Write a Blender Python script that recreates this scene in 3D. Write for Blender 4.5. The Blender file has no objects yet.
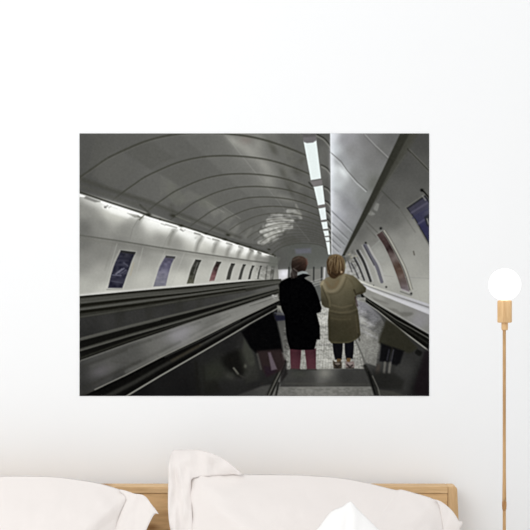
import bpy, bmesh, math, random
import numpy as np
from mathutils import Vector, Matrix, noise

scene = bpy.context.scene
COL = scene.collection
S = 0.0024            # metres per pixel of the photograph on the back wall
D = 4.0               # camera to wall
CZ = 1.53             # height of the lens

def at(u, v, y=0.0):
    """a spot in the photograph, standing y in front of (negative) the wall"""
    s = S*(D+y)/D
    return Vector(((u-265)*s, y, CZ-(v-265)*s))

def tag(o, label, cat, group=None, kind=None):
    o['label'] = label; o['category'] = cat
    if group: o['group'] = group
    if kind: o['kind'] = kind
    return o

def empty(name, loc):
    o = bpy.data.objects.new(name, None); COL.objects.link(o); o.location = loc; o.empty_display_size = .1
    return o

def obj(name, bm, mat, parent=None, smooth=True, bevel=0.0):
    me = bpy.data.meshes.new(name)
    bmesh.ops.recalc_face_normals(bm, faces=bm.faces)
    bm.to_mesh(me); bm.free()
    if smooth:
        for p in me.polygons: p.use_smooth = True
    o = bpy.data.objects.new(name, me); COL.objects.link(o)
    me.materials.append(mat)
    if bevel:
        m = o.modifiers.new('bevel', 'BEVEL'); m.width = bevel; m.segments = 3; m.limit_method = 'ANGLE'; m.angle_limit = .6
        for p in me.polygons: p.use_smooth = True
        if hasattr(me, 'set_sharp_from_angle'): me.set_sharp_from_angle(angle=.9)
    if parent:
        o.parent = parent
        bpy.context.view_layer.update()
        o.matrix_parent_inverse = parent.matrix_world.inverted()
    return o

def box(bm, x0, x1, y0, y1, z0, z1):
    v = [bm.verts.new((x, y, z)) for z in (z0, z1) for y in (y0, y1) for x in (x0, x1)]
    for f in ((0, 1, 3, 2), (4, 6, 7, 5), (0, 4, 5, 1), (2, 3, 7, 6), (0, 2, 6, 4), (1, 5, 7, 3)): bm.faces.new([v[i] for i in f])
    return bm

def lathe(bm, prof, c, n=32, rot=0.0, squash=1.0):
    """profile of (radius, z) turned about the vertical through c"""
    rings = []
    for r, z in prof:
        if r < 1e-6: rings.append([bm.verts.new((c[0], c[1], z))])
        else: rings.append([bm.verts.new((c[0]+r*math.cos(rot+2*math.pi*k/n), c[1]+r*math.sin(rot+2*math.pi*k/n)*squash, z)) for k in range(n)])
    for a, b in zip(rings, rings[1:]):
        for k in range(n):
            q = [a[k % len(a)], a[(k+1) % len(a)], b[(k+1) % len(b)], b[k % len(b)]]
            u = []
            for w in q:
                if w not in u: u.append(w)
            if len(u) > 2: bm.faces.new(u)
    for e in (rings[0], rings[-1]):
        if len(e) > 2: bm.faces.new(e)
    return bm

# ------------------------------------------------------------------ materials
def mat(name, col, rough=.6, spec=.3):
    m = bpy.data.materials.new(name); m.use_nodes = True
    b = m.node_tree.nodes['Principled BSDF']
    b.inputs['Base Color'].default_value = (*col, 1); b.inputs['Roughness'].default_value = rough
    b.inputs['Specular IOR Level'].default_value = spec
    return m, m.node_tree.nodes, m.node_tree.links, b

def lin(r, g, b):
    f = lambda c: (c/255/12.92 if c <= 10 else ((c/255+.055)/1.055)**2.4)
    return (f(r), f(g), f(b))

def wall_paint():
    m, N, L, b = mat('wall_paint', (.858, .864, .871), .9, .1)
    t = N.new('ShaderNodeTexNoise'); t.inputs['Scale'].default_value = 260; t.inputs['Detail'].default_value = 3
    u = N.new('ShaderNodeBump'); u.inputs['Strength'].default_value = .03; u.inputs['Distance'].default_value = .001
    L.new(t.outputs['Fac'], u.inputs['Height']); L.new(u.outputs['Normal'], b.inputs['Normal'])
    return m

def wood(name, light, dark, axis='X', scale=1.0, knots=False):
    m, N, L, b = mat(name, light, .55, .25)
    tc = N.new('ShaderNodeTexCoord'); mp = N.new('ShaderNodeMapping')
    k = {'X': (1.5, 14, 14), 'Z': (14, 14, 1.5)}[axis]
    mp.inputs['Scale'].default_value = tuple(q*scale for q in k)
    L.new(tc.outputs['Object'], mp.inputs['Vector'])
    n1 = N.new('ShaderNodeTexNoise'); n1.inputs['Scale'].default_value = 3; n1.inputs['Detail'].default_value = 6; n1.inputs['Roughness'].default_value = .65; n1.inputs['Distortion'].default_value = .6
    n2 = N.new('ShaderNodeTexNoise'); n2.inputs['Scale'].default_value = 14; n2.inputs['Detail'].default_value = 3
    L.new(mp.outputs['Vector'], n1.inputs['Vector']); L.new(mp.outputs['Vector'], n2.inputs['Vector'])
    mx = N.new('ShaderNodeMath'); mx.operation = 'MULTIPLY_ADD'; mx.inputs[1].default_value = .3
    L.new(n2.outputs['Fac'], mx.inputs[0]); L.new(n1.outputs['Fac'], mx.inputs[2])
    r = N.new('ShaderNodeValToRGB'); r.color_ramp.elements[0].position = .46; r.color_ramp.elements[1].position = .78
    r.color_ramp.elements[0].color = (*dark, 1); r.color_ramp.elements[1].color = (*light, 1)
    L.new(mx.outputs[0], r.inputs['Fac'])
    out = r.outputs['Color']
    if knots:
        sp = N.new('ShaderNodeSeparateXYZ'); cb = N.new('ShaderNodeCombineXYZ'); L.new(tc.outputs['Object'], sp.inputs[0]); L.new(sp.outputs['X'], cb.inputs['X']); L.new(sp.outputs['Z'], cb.inputs['Y'])
        mp2 = N.new('ShaderNodeMapping'); mp2.inputs['Scale'].default_value = (6, 11, 1); mp2.inputs['Location'].default_value = (KX, KZ, 0)
        v = N.new('ShaderNodeTexVoronoi'); v.voronoi_dimensions = '2D'; v.inputs['Scale'].default_value = 1.0
        L.new(cb.outputs[0], mp2.inputs['Vector']); L.new(mp2.outputs['Vector'], v.inputs['Vector'])
        rr = N.new('ShaderNodeValToRGB'); rr.color_ramp.elements[0].position = .03; rr.color_ramp.elements[0].color = (.6, .5, .42, 1); rr.color_ramp.elements[1].position = .13; rr.color_ramp.elements[1].color = (1, 1, 1, 1)
        L.new(v.outputs['Distance'], rr.inputs['Fac'])
        mm = N.new('ShaderNodeMix'); mm.data_type = 'RGBA'; mm.blend_type = 'MULTIPLY'; mm.inputs[0].default_value = 1
        L.new(out, mm.inputs[6]); L.new(rr.outputs['Color'], mm.inputs[7]); out = mm.outputs[2]
    L.new(out, b.inputs['Base Color'])
    u = N.new('ShaderNodeBump'); u.inputs['Strength'].default_value = .12; u.inputs['Distance'].default_value = .002
    L.new(mx.outputs[0], u.inputs['Height']); L.new(u.outputs['Normal'], b.inputs['Normal'])
    return m

def linen(name, col, bump=.05):
    m, N, L, b = mat(name, col, .95, .05)
    b.inputs['Sheen Weight'].default_value = .15
    tc = N.new('ShaderNodeTexCoord'); t = N.new('ShaderNodeTexNoise'); t.inputs['Scale'].default_value = 5; t.inputs['Detail'].default_value = 4
    L.new(tc.outputs['Object'], t.inputs['Vector'])
    w = N.new('ShaderNodeTexNoise'); w.inputs['Scale'].default_value = 500; L.new(tc.outputs['Object'], w.inputs['Vector'])
    a = N.new('ShaderNodeMath'); a.operation = 'MULTIPLY_ADD'; a.inputs[1].default_value = .05
    L.new(w.outputs['Fac'], a.inputs[0]); L.new(t.outputs['Fac'], a.inputs[2])
    u = N.new('ShaderNodeBump'); u.inputs['Strength'].default_value = bump*4; u.inputs['Distance'].default_value = .01
    L.new(a.outputs[0], u.inputs['Height']); L.new(u.outputs['Normal'], b.inputs['Normal'])
    return m

KX, KZ = .35, .1
M_WALL = wall_paint()
M_FLOOR = wood('grey_oak_boards', (.56, .55, .54), (.46, .45, .44), 'X', .5)
M_OAK = wood('oak_headboard', lin(224, 190, 145), lin(194, 158, 114), 'X', 1.0, True)
M_OAKV = wood('oak_headboard_upright', lin(222, 188, 143), lin(192, 156, 112), 'Z', 1.0)
M_PANEL = wood('oak_headboard_panel', lin(218, 180, 132), lin(180, 142, 98), 'X', 1.0, True)
M_LAMPWOOD = wood('pale_lamp_wood', lin(226, 190, 142), lin(208, 168, 120), 'Z', 3.0)
M_STEM = wood('honey_lamp_wood', lin(198, 160, 114), lin(168, 130, 88), 'Z', 2.0)
M_JOINT = wood('dark_lamp_wood', lin(186, 142, 92), lin(150, 106, 62), 'Z', 2.5)
M_LINEN = linen('warm_white_cotton', (.77, .725, .70))
M_WHITE = linen('pure_white_cotton', (.86, .85, .84), .03)
M_SHEET = linen('white_bed_linen', (.86, .85, .83))
M_GLOBE, N, L, b = mat('frosted_globe', (.95, .95, .94), .4, .3)
b.inputs['Emission Color'].default_value = (1, .985, .96, 1); b.inputs['Emission Strength'].default_value = .75
# ------------------------------------------------------------------ the printed picture on the wall poster
# painted in the print's own units: 349.5 x 262.4, origin (79.6, 133.5) at its top left corner
PX0, PY0, PX1, PY1 = 79.6, 133.5, 429.1, 395.9
NW, NH = 700, 526
CV = np.zeros((NH, NW, 3))
XS = np.linspace(PX0, PX1, NW); YS = np.linspace(PY0, PY1, NH)
RNG = np.random.RandomState(7)

def smooth(pts, n=8):
    P = [np.array(p, float) for p in pts]
    P = [2*P[0]-P[1]] + P + [2*P[-1]-P[-2]]
    out = []
    for i in range(1, len(P)-2):
        a, b, c, d = P[i-1], P[i], P[i+1], P[i+2]
        for k in range(n):
            t = k/n
            out.append(0.5*((2*b)+(c-a)*t+(2*a-5*b+4*c-d)*t*t+(3*b-a-3*c+d)*t**3))
    out.append(P[-2])
    return [tuple(p) for p in out]

def window(pts, pad):
    a = np.array(pts, float)
    i0 = np.searchsorted(XS, a[:, 0].min()-pad); i1 = np.searchsorted(XS, a[:, 0].max()+pad)
    j0 = np.searchsorted(YS, a[:, 1].min()-pad); j1 = np.searchsorted(YS, a[:, 1].max()+pad)
    if i1 <= i0 or j1 <= j0: return None
    X, Y = np.meshgrid(XS[i0:i1], YS[j0:j1])
    return (slice(j0, j1), slice(i0, i1)), X, Y

def put(sl, m, col, X, Y):
    c = col(X, Y) if callable(col) else np.array(col, float)
    v = CV[sl]
    v += (c - v)*m[..., None]

def segdist(X, Y, a, b):
    dx, dy = b[0]-a[0], b[1]-a[1]
    L = dx*dx+dy*dy+1e-9
    t = np.clip(((X-a[0])*dx+(Y-a[1])*dy)/L, 0, 1)
    return np.hypot(X-a[0]-t*dx, Y-a[1]-t*dy), t

def polymask(X, Y, pts, soft):
    D = np.full(X.shape, 1e9); ins = np.zeros(X.shape, bool)
    n = len(pts)
    for i in range(n):
        a, b = pts[i], pts[(i+1) % n]
        d, _ = segdist(X, Y, a, b)
        np.minimum(D, d, out=D)
        if a[1] != b[1]:
            c = ((a[1] > Y) != (b[1] > Y)) & (X < (b[0]-a[0])*(Y-a[1])/(b[1]-a[1])+a[0])
            ins ^= c
    sd = np.where(ins, D, -D)
    t = np.clip(0.5+sd/(2*soft), 0, 1)
    return t*t*(3-2*t)

def poly(pts, col, soft=0.7, a=1.0):
    w = window(pts, soft+1)
    if w is None: return
    sl, X, Y = w
    put(sl, polymask(X, Y, pts, soft)*a, col, X, Y)

def line(pts, w, col, a=1.0, soft=0.6, w1=None):
    w1 = w if w1 is None else w1
    W = window(pts, max(w, w1)+soft+1)
    if W is None: return
    sl, X, Y = W
    M = np.zeros(X.shape)
    n = len(pts)-1
    for i in range(n):
        d, t = segdist(X, Y, pts[i], pts[i+1])
        hw = 0.5*(w+(w1-w)*((i+t)/n))
        M = np.maximum(M, np.clip((hw+soft-d)/(2*soft), 0, 1)*np.minimum(1, 2*hw/(soft*1.0)+.15))
    put(sl, M*a, col, X, Y)

def curve(pts, *k, **kw): line(smooth(pts), *k, **kw)
def blob(pts, *k, **kw): poly(smooth(list(pts)+[pts[0]], 6)[:-1], *k, **kw)

def glow(cx, cy, rx, ry, ang, col, a=1.0):
    r = 2.6*max(rx, ry)
    w = window([(cx-r, cy-r), (cx+r, cy+r)], 0)
    if w is None: return
    sl, X, Y = w
    c, s = math.cos(math.radians(ang)), math.sin(math.radians(ang))
    u = ((X-cx)*c+(Y-cy)*s)/rx; v = (-(X-cx)*s+(Y-cy)*c)/ry
    put(sl, a*np.exp(-(u*u+v*v)), col, X, Y)

def field(*pts, p=3.0):
    """smooth colours through listed spots: (x, y, grey) or (x, y, r, g, b)"""
    Q = [(q[0], q[1], np.array(q[2:] if len(q) > 3 else (q[2], q[2], q[2]*.955+1), float)) for q in pts]
    def f(X, Y):
        n = 0; d = 0
        for x, y, c in Q:
            w = 1/((X-x)**2+(Y-y)**2+30)**(p/2)
            n = n+w[..., None]*c; d = d+w[..., None]
        return n/d
    return f

def speckle(pts, amp, cell, soft=1.5, a=1.0):
    """mottling inside an outline, cell = grain size"""
    w = window(pts, soft+1)
    if w is None: return
    sl, X, Y = w
    gx = int((X.max()-X.min())/cell)+3; gy = int((Y.max()-Y.min())/(cell*.7))+3
    G = RNG.uniform(-1, 1, (gy, gx))
    u = (X-X.min())/cell; v = (Y-Y.min())/(cell*.7)
    i = u.astype(int); j = v.astype(int); fu = u-i; fv = v-j
    N = (G[j, i]*(1-fu)+G[j, i+1]*fu)*(1-fv)+(G[j+1, i]*(1-fu)+G[j+1, i+1]*fu)*fv
    CV[sl] += (polymask(X, Y, pts, soft)*a*N*amp)[..., None]

VX, VY = 335.0, 273.0
ALL = [(75, 128), (435, 128), (435, 400), (75, 400)]

# ---- vault
poly(ALL, field((85, 140, 80), (110, 168, 90), (85, 183, 76), (84, 160, 79), (130, 150, 91), (160, 150, 100), (165, 190, 96), (195, 145, 99), (220, 165, 104),
     (215, 205, 104), (250, 150, 124), (262, 172, 120), (258, 200, 104), (290, 150, 92), (300, 175, 94), (300, 205, 92), (285, 205, 100), (240, 222, 100),
     (240, 185, 105), (275, 250, 88), (300, 232, 84), (312, 228, 82), (318, 240, 84), (265, 225, 104), (310, 262, 90, 93, 90), (300, 275, 92, 94, 92), (180, 215, 92)))
RIB = smooth([(112, 201), (122, 193), (134, 184.5), (145, 177), (160, 169.8), (175, 163.5), (190, 159.2), (205, 156.7), (220, 155.8), (235, 156),
              (250, 157.2), (265, 159.3), (280, 163), (295, 168.2), (308, 173.5), (318, 178.5), (331, 186)], 4)
def rib(h): return [(VX+(x-VX)*h/117, VY+(y-VY)*h/117) for x, y in RIB]
HS = [140, 117, 99, 86.3, 75.8, 66.5, 59.6, 54, 49.4, 45.6, 42.2, 39.4, 36.8, 34.4, 32.3]
# panel joints running down the vault, a shade either side
for (x, y, hi, lo, aa) in ((94, 135, 0, -12, .55), (223, 134.5, 20, -4, .8)):
    for k in range(len(HS)-1):
        r0, r1 = rib(HS[k] if HS[k] < 139 else 175), rib(HS[k+1])
        ux, uy = x-VX, y-VY
        def hit(r):
            best = min(range(len(r)), key=lambda i: abs((r[i][0]-VX)*uy-(r[i][1]-VY)*ux))
            return r[best], best
        pa, ia = hit(r0); pb, ib = hit(r1)
        band = r0[ia:ia+14]+r1[ib:ib+14][::-1]
        if len(band) > 4 and lo: 
            c = CV[min(NH-1, max(0, int((pb[1]-PY0)*2))), min(NW-1, max(0, int((pb[0]-PX0)*2)))].copy()
            poly(band, c+lo, 2.5, .45)
        line([pa, pb], .8, (c+26 if hi else c-8), aa*.6)
# panel shading beside the joints
for pts, g, a in (([(96, 135), (118, 149), (104, 158), (88, 168)], 86, .5), ([(121, 149), (150, 169.5), (162, 163), (175, 158), (148, 140)], 84, .5), ([(160, 173), (178, 184.5), (200, 177), (190, 164)], 92, .5), ([(160, 174), (177, 185), (160, 197)], 106, .45),
                  ([(189, 190), (201, 196), (186, 204), (178, 200)], 108, .5), ([(203, 196), (217, 205), (232, 199), (222, 191)], 94, .4), ([(204, 201), (222, 212), (214, 218)], 122, .6), ([(221, 208), (236, 216), (228, 226), (222, 222)], 118, .5), ([(236, 216), (262, 232), (250, 240), (238, 228)], 92, .45), ([(101, 160), (118, 152), (135, 170), (112, 188), (92, 176)], 92, .4)):
    poly(pts, (g, g, g*.95), 1.8, a)
line([(206, 201.5), (224, 212.5)], .9, (140, 140, 133), .5, .7); line([(223, 207), (240, 218.5)], .9, (132, 132, 125), .5, .7)
# mirror-like patches of light on the vault
for (cx, cy, rx, ry, an, g, a) in ((243, 146, 16, 6, 40, 142, .55), (233, 141, 9, 3, 42, 150, .5), (264, 165, 14, 5, 50, 148, .5), (250, 152, 7, 5, 60, 150, .3), (268, 181, 9, 6, 50, 145, .5),
                                   (258, 145, 5, 9, 0, 140, .4), (289, 152, 9, 5, 60, 116, .5), (286, 172, 4, 4, 0, 122, .45), (284, 198, 12, 4, 20, 132, .4), (262, 185, 8, 3, 10, 125, .4),
                                   (274, 150, 6, 3, 60, 78, .5), (297, 172, 6, 3, 20, 80, .45), (302, 160, 5, 3, -30, 84, .5), (290, 190, 8, 2, 60, 76, .5), (291, 184, 3, 8, -35, 84, .4), (283, 173, 3, 6, -25, 84, .5),
                                   (271, 145, 3, 8, -30, 92, .5), (304, 197, 5, 5, 0, 80, .4), (292, 163, 7, 3, -25, 112, .4), (300, 186, 4, 3, -30, 118, .4)):
    glow(cx, cy, rx, ry, an, (g+(14 if g > 125 else -6),)*2+(g-7+(14 if g > 125 else -6),), min(1, a*1.15))
glow(246, 140, 6, 4, 0, (132, 116, 110), .35)
for b in ([(168, 180), (176, 186), (186, 200), (178, 206), (168, 196)], [(196, 197), (205, 196), (216, 205), (208, 208), (200, 206)]):
    blob(b, (106, 107, 99), 3, .5)
# bright scalloped reflections low on the vault, one per bay
for pts, g, a in ((smooth([(272, 215), (283, 214.5), (296, 215.8), (301, 218)]), 150, .55), (smooth([(288, 211), (295, 211.5), (300, 215.5)]), 165, .8),
                  (smooth([(268, 220.5), (280, 219), (293, 220.3)]), 172, .85), (smooth([(267, 225.5), (278, 224), (289, 224)]), 182, .85),
                  (smooth([(261, 231.5), (275, 228.5), (292, 227.2)]), 184, .9), (smooth([(265, 235), (275, 232.5), (283, 231)]), 182, .85),
                  (smooth([(268, 237.5), (277, 235.3)]), 165, .7), (smooth([(259, 242.5), (270, 238.5)]), 158, .7), (smooth([(262, 243.5), (278, 238)]), 128, .7)):
    line(pts, 3.3, (g+16, g+16, g+11), a, .8, 2.2)
glow(278, 226, 15, 8, -16, (172, 172, 165), .55); glow(270, 236, 9, 6, -30, (160, 160, 153), .5); glow(296, 213, 6, 3, 20, (150, 150, 143), .5)
speckle([(260, 240), (258, 230), (270, 214), (300, 208), (302, 218), (284, 236), (266, 246)], 26, 2.6)
line([(296, 205), (300.5, 214.5)], 1.8, (150, 150, 142), .6, 1)
for b, g, a in (([(228, 232), (236, 224), (240, 226), (232, 238)], 128, .5), ([(244, 236), (250, 228), (252, 230), (246, 238)], 126, .5), ([(235, 243), (250, 244), (262, 246)], 66, .6), ([(280, 246), (285, 236), (300, 240), (300, 246)], 76, .4)):
    blob(b, (g, g, g-6), 2, a)
# ribs
for k, h in enumerate(HS):
    r = rib(h); w = 1.55*h/117+.1
    g = 68 if k < 6 else 78
    if k > 5: r = r[6:]
    line(r, w, (g-4, g-4, g-11), .85 if k < 7 else .7, .65)
    if k < 6: line([(x, y+w*.95) for x, y in r], w*.5, (118, 118, 110), .22, .6)
# far end wall under the last rib
blob([(272, 256), (276, 250), (285, 245.3), (300, 243), (318, 244.5), (330, 250), (333, 262), (333, 282), (270, 282), (271, 262)], field((280, 262, 84), (300, 246, 84, 86, 82), (320, 250, 90, 92, 88), (300, 265, 88, 90, 86), (322, 275, 108, 110, 106), (305, 278, 110, 112, 108)), 1.2)
curve([(270, 258), (275, 251.5), (285, 246), (300, 243.3), (318, 244.6), (328, 249)], 1.1, (70, 70, 64), .7)
poly([(295, 249), (311, 248), (311, 253), (296, 254)], (108, 108, 124), 1.6, .55)
poly([(270, 269.6), (335, 268.6), (335, 282), (270, 283)], field((290, 275, 110), (318, 276, 120), (305, 276, 112)), .8)
poly([(276, 270), (288.2, 269.4), (287, 279), (276, 280.5)], field((277, 271, 150), (280, 279, 205, 205, 212), (285, 273, 222, 222, 230), (287, 278, 190)), 1.2, .95)
glow(284, 274, 5, 4, 0, (240, 240, 248), .7)
for x in (289, 313.8, 321.6): line([(x, 267.5), (x-.2, 281)], 1.5, (42, 43, 42), .85, .6)
line([(324.6, 268), (324.2, 281)], 1.8, (196, 196, 196), .9)
line([(290, 262.5), (289, 269)], 1, (60, 60, 56), .5)
for y in (279, 281.5, 284): line([(310, y+3), (324, y-1)], .9, (168, 168, 165), .6)

# ---- right strip of vault between the tubes and the cornice
poly([(316, 130), (330, 130), (331.5, 254), (328.5, 254), (322, 190)], field((320, 140, 84), (326, 150, 98), (326, 165, 96), (326, 190, 84), (328, 215, 92), (329, 240, 96)), .7)
for y0, L in ((134.5, 15), (165.5, 9), (187, 6), (201, 5.5), (211, 5), (219, 4.5), (225.5, 4), (231, 3.6), (236, 3.2), (240.5, 3)):
    line(smooth([(330.6-L, y0-L*.05), (330.6-L*.45, y0+L*.25), (330.6, y0+L*.75)]), 1.6, (40, 40, 36), .75, .7)
    line(smooth([(330.6-L, y0+1.6-L*.05), (330.6-L*.45, y0+1.9+L*.25), (330.6, y0+2.4+L*.75)]), 1.5, (150, 150, 143), .5, .6)

# ---- tube lights
def tube(a, b, c, d): poly([a, b, c, d], (232, 241, 240), .7)
glow(314, 165, 8, 24, -12, (150, 152, 146), .25)
tube((303.5, 141), (316.2, 139.8), (321.2, 179.5), (311, 181))
poly([(302.3, 132), (315.6, 132), (316.3, 140.5), (313, 142.6), (307, 143.2), (303.6, 142)], (110, 107, 109), .8)
poly([(302.3, 133), (315.6, 133), (315.9, 136.5), (302.9, 137.5)], (92, 90, 90), 1.2)
poly([(310.3, 181), (321.6, 179), (322.6, 184), (320, 186.2), (314.3, 187), (312.5, 185)], (120, 117, 117), .8)
line([(309, 182.5), (312, 186)], 1.6, (50, 50, 46), .8); line([(311.5, 180.6), (321.5, 179)], 1.2, (80, 78, 76), .8)
tube((313.7, 187), (322.7, 185.4), (324.9, 204.3), (318, 205.6))
poly([(317.6, 205.6), (325, 204.2), (325.4, 207.2), (318.4, 208.4)], (110, 106, 104), .6)
tube((318.5, 208.6), (325.3, 207.4), (326.6, 219.6), (321, 220.4)); poly([(320.6, 220.3), (326.8, 219.4), (327, 221.4), (321, 222.2)], (104, 102, 100), .5)
tube((321.3, 222.2), (327, 221.5), (327.9, 228.7), (323, 229.4)); poly([(322.7, 229.3), (328, 228.6), (328.2, 230.2), (323, 230.8)], (110, 108, 106), .5)
tube((323.2, 230.9), (328.3, 230.4), (329, 235.7), (324.8, 236.2)); line([(324.6, 236.8), (329, 236.3)], 1, (120, 118, 116), .9, .5)
tube((324.8, 237.4), (329, 236.9), (329.4, 240.8), (326, 241.2)); line([(325.9, 241.7), (329.4, 241.3)], .8, (130, 128, 126), .9, .5)
tube((326, 242.2), (329.6, 241.8), (330.2, 254.5), (328.3, 254.5))

# ---- cornice panel on the right
poly([(330.2, 128), (407, 128), (345.5, 256), (331.6, 256)], field((331, 136, 225, 228, 233), (334, 150, 205, 210, 214), (332, 170, 225, 230, 232), (334, 185, 200, 206, 208), (332, 195, 208, 211, 214), (333, 210, 206, 208, 212), (334, 225, 190, 192, 196), (334, 245, 165, 166, 169),
     (345, 140, 146, 146, 149), (341, 160, 148, 150, 152), (352, 150, 134, 134, 134), (370, 140, 120, 120, 120), (390, 138, 98, 98, 97), (372, 160, 118, 118, 117), (384, 150, 108, 108, 106), (356, 175, 128, 129, 128),
     (350, 190, 150, 152, 153), (342, 178, 190, 193, 195), (362, 195, 132, 134, 132), (368, 205, 112, 113, 110), (375, 185, 104, 105, 100), (347, 205, 142, 143, 146), (355, 215, 138, 139, 140), (345, 225, 142, 143, 146), (352, 232, 128, 130, 130), (342, 240, 140, 142, 143), (338, 215, 165, 167, 174), p=3.4), .7)
blob([(332, 189), (342, 191), (356, 206), (364, 216), (352, 211), (338, 198)], (126, 127, 130), 4.5, .4)
glow(343, 172, 7, 3.2, 50, (238, 243, 244), .7); glow(332, 160, 2.5, 26, 0, (240, 244, 250), .6); glow(332, 205, 2, 22, 0, (228, 232, 242), .5)
line([(330, 152), (341, 161.5), (347.6, 171), (357, 181.5), (367, 190.5)], .8, (88, 88, 86), .7)
line([(331, 154.5), (341, 164), (347, 172), (356, 182.6), (366, 191.6)], .9, (215, 218, 218), .55)
line([(365, 134.5), (376, 146), (388, 157.3)], 1.0, (158, 158, 156), .7); line([(364, 135.5), (375, 147), (387, 158.4)], .8, (90, 90, 88), .4)
for y0, L in ((211, 22), (223, 17), (232, 13), (239, 9), (245, 7)):
    line([(331.5, y0), (331.5+L, y0+L*.95)], 1.2, (88, 90, 92), .6, .8, .6); line([(331.5, y0+2), (331.5+L, y0+2+L*.95)], 1.2, (200, 203, 206), .35, .8, .6)
line([(330.6, 130), (331.8, 254)], .9, (240, 243, 246), .6, .5)
line([(366, 205), (352, 236), (345, 250)], 3, (98, 99, 96), .35, 2)

# ---- right wall
RW = [(410, 128), (435, 128), (435, 318), (380, 298), (352, 280), (344, 254), (368, 213)]
poly(RW, field((425, 140, 72), (400, 165, 76), (425, 175, 82), (385, 195, 84), (412, 200, 88), (372, 215, 96), (395, 222, 98), (405, 232, 124), (385, 215, 92), (420, 250, 150), (425, 235, 138), (412, 240, 146), (395, 240, 140),
     (425, 290, 170), (410, 265, 160), (375, 240, 118), (360, 232, 96), (378, 255, 152), (388, 275, 172), (370, 265, 156), (352, 250, 112), (350, 265, 130), (360, 275, 160), (345, 262, 110), p=3.2), .7)
poly([(402.8, 128), (413, 128), (391.5, 168), (366, 217.5), (344.5, 256), (341.8, 256)], (48, 48, 42), .9)
poly([(415, 128), (411, 140), (391, 172), (372, 206), (368, 213), (391, 168), (411, 131)], (58, 58, 51), 2, .8)
poly([(422, 128), (406, 155), (380, 192), (376, 200), (392, 168), (411, 132)], (70, 70, 63), 2, .7)
for a, b, c, al in (((407.5, 149), (430, 172), (48, 48, 42), .8), ((409.5, 149.5), (430, 170), (104, 104, 97), .5), ((411, 153.5), (430, 173.5), (100, 100, 93), .35), ((381, 190), (399, 208), (62, 62, 57), .5), ((405, 155), (380, 192), (92, 92, 86), .4), ((399, 208), (415, 232), (88, 88, 82), .35)):
    line([a, b], 1.2, c, al)
blob([(376, 203), (379, 204.5), (377, 211), (373.5, 208.5)], (138, 139, 134), 1.1, .7); blob([(371, 211), (375, 214), (371, 215.5), (368.5, 214)], (140, 141, 136), 1.1, .7)
line([(382, 195), (374, 207), (367, 221)], 1, (100, 100, 95), .5); line([(366, 221), (383, 238)], 1.2, (74, 74, 69), .5); line([(367, 227), (376, 237)], 1, (84, 84, 79), .4)
# blue framed picture, top right
poly([(404.5, 207.5), (425.8, 193), (435, 205), (435, 256), (425.5, 240.5), (413.5, 219.5)], (104, 104, 99), .8, .8)
poly([(406.3, 208), (425.2, 195), (435, 208), (435, 254), (426.4, 239.6), (414.6, 219)], (42, 42, 46), .7)
blue = [(408.2, 208.8), (424.8, 197.4), (435, 211), (435, 252), (426.6, 238), (415.5, 218.6)]
poly(blue, field((410, 210, 62, 61, 72), (420, 203, 58, 57, 72), (420, 218, 52, 52, 80), (424, 228, 44, 44, 80), (428, 240, 44, 45, 76), (428, 210, 74, 74, 92)), .7)
for a, b, c in (((411, 213), (427, 203), (96, 92, 116)), ((413, 218), (428, 209), (50, 50, 82)), ((418, 224), (430, 216), (92, 90, 118)), ((421, 229), (430, 224), (46, 46, 76)), ((414, 215), (428, 206), (60, 58, 80))): line([a, b], 1.6, c, .6, .9)
blob([(424, 217), (430, 214), (430, 224), (427, 226)], (40, 42, 46), 1, .85); line([(427.2, 219), (428.6, 224)], 1.2, (170, 170, 160), .7)
line([(422.5, 196), (425.5, 200)], 1.3, (130, 130, 126), .8)
line([(421.3, 189.8), (424.4, 192.2), (430, 199)], 1.3, (16, 16, 14), 1, .6); glow(421.9, 190.2, 1.7, 1.5, 0, (10, 10, 9), 1)
# tall red-brown framed picture
redL = smooth([(376.8, 234.8), (384.2, 246), (391, 260.5), (396.6, 275), (401, 288.5)]); redR = smooth([(381.9, 231.4), (388.2, 241.3), (396.6, 257), (403.2, 271), (409, 289.8)])
poly([(375.6, 234.2)]+[(x-1.2, y) for x, y in redL]+[(400.5, 291.5), (411.8, 295.2)]+[(x+2.6, y-.2) for x, y in redR[::-1]]+[(382, 229.6)], (140, 140, 134), .8, .4)
poly(redL+[(401.6, 290), (409.4, 292.4)]+redR[::-1], field((380, 234, 74, 58, 57), (385, 242, 72, 55, 53), (389.5, 249, 38, 27, 27), (391, 256, 102, 88, 85), (394.5, 259.5, 122, 111, 108), (397, 265.5, 72, 54, 44), (399, 270, 86, 64, 52), (401, 276, 110, 92, 84), (403, 282, 86, 74, 72), (405, 289, 116, 109, 113), p=4), .6)
line([(x+.8, y) for x, y in redR], 1, (64, 58, 54), .7, .5); line([(x+2.3, y-.6) for x, y in redR], 1, (180, 177, 164), .7, .5); line([(x+3.6, y-.8) for x, y in redR], .8, (96, 94, 88), .55, .5)
speckle(redL+redR[::-1], 10, 3); line([(401.6, 289.4), (410, 292.6)], 1.4, (190, 188, 190), .6); line([(400.4, 291.6), (411, 295.4)], .9, (88, 88, 86), .7)
for x, y, r in ((380.8, 228.4, 1.3), (411.2, 293.6, 1.1), (365.7, 242.9, 1), (386.2, 287, .9), (373.5, 285.5, .6)): glow(x, y, r, r, 0, (18, 18, 17), 1)
line([(413.5, 251.5), (414.3, 254.8)], 1.3, (84, 80, 74), .8)
line([(410.5, 295), (417, 290), (420.5, 302)], .7, (150, 150, 148), .3)
line([(405, 277), (429, 278.5)], .8, (140, 140, 138), .5); line([(383, 275.5), (393, 276.5)], .8, (140, 140, 138), .4)
poly([(372, 247), (379, 241), (389, 262), (378, 263)], (158, 160, 155), 2.5, .35); line([(371, 248.5), (379, 241.2)], 1, (150, 152, 148), .6)
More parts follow.
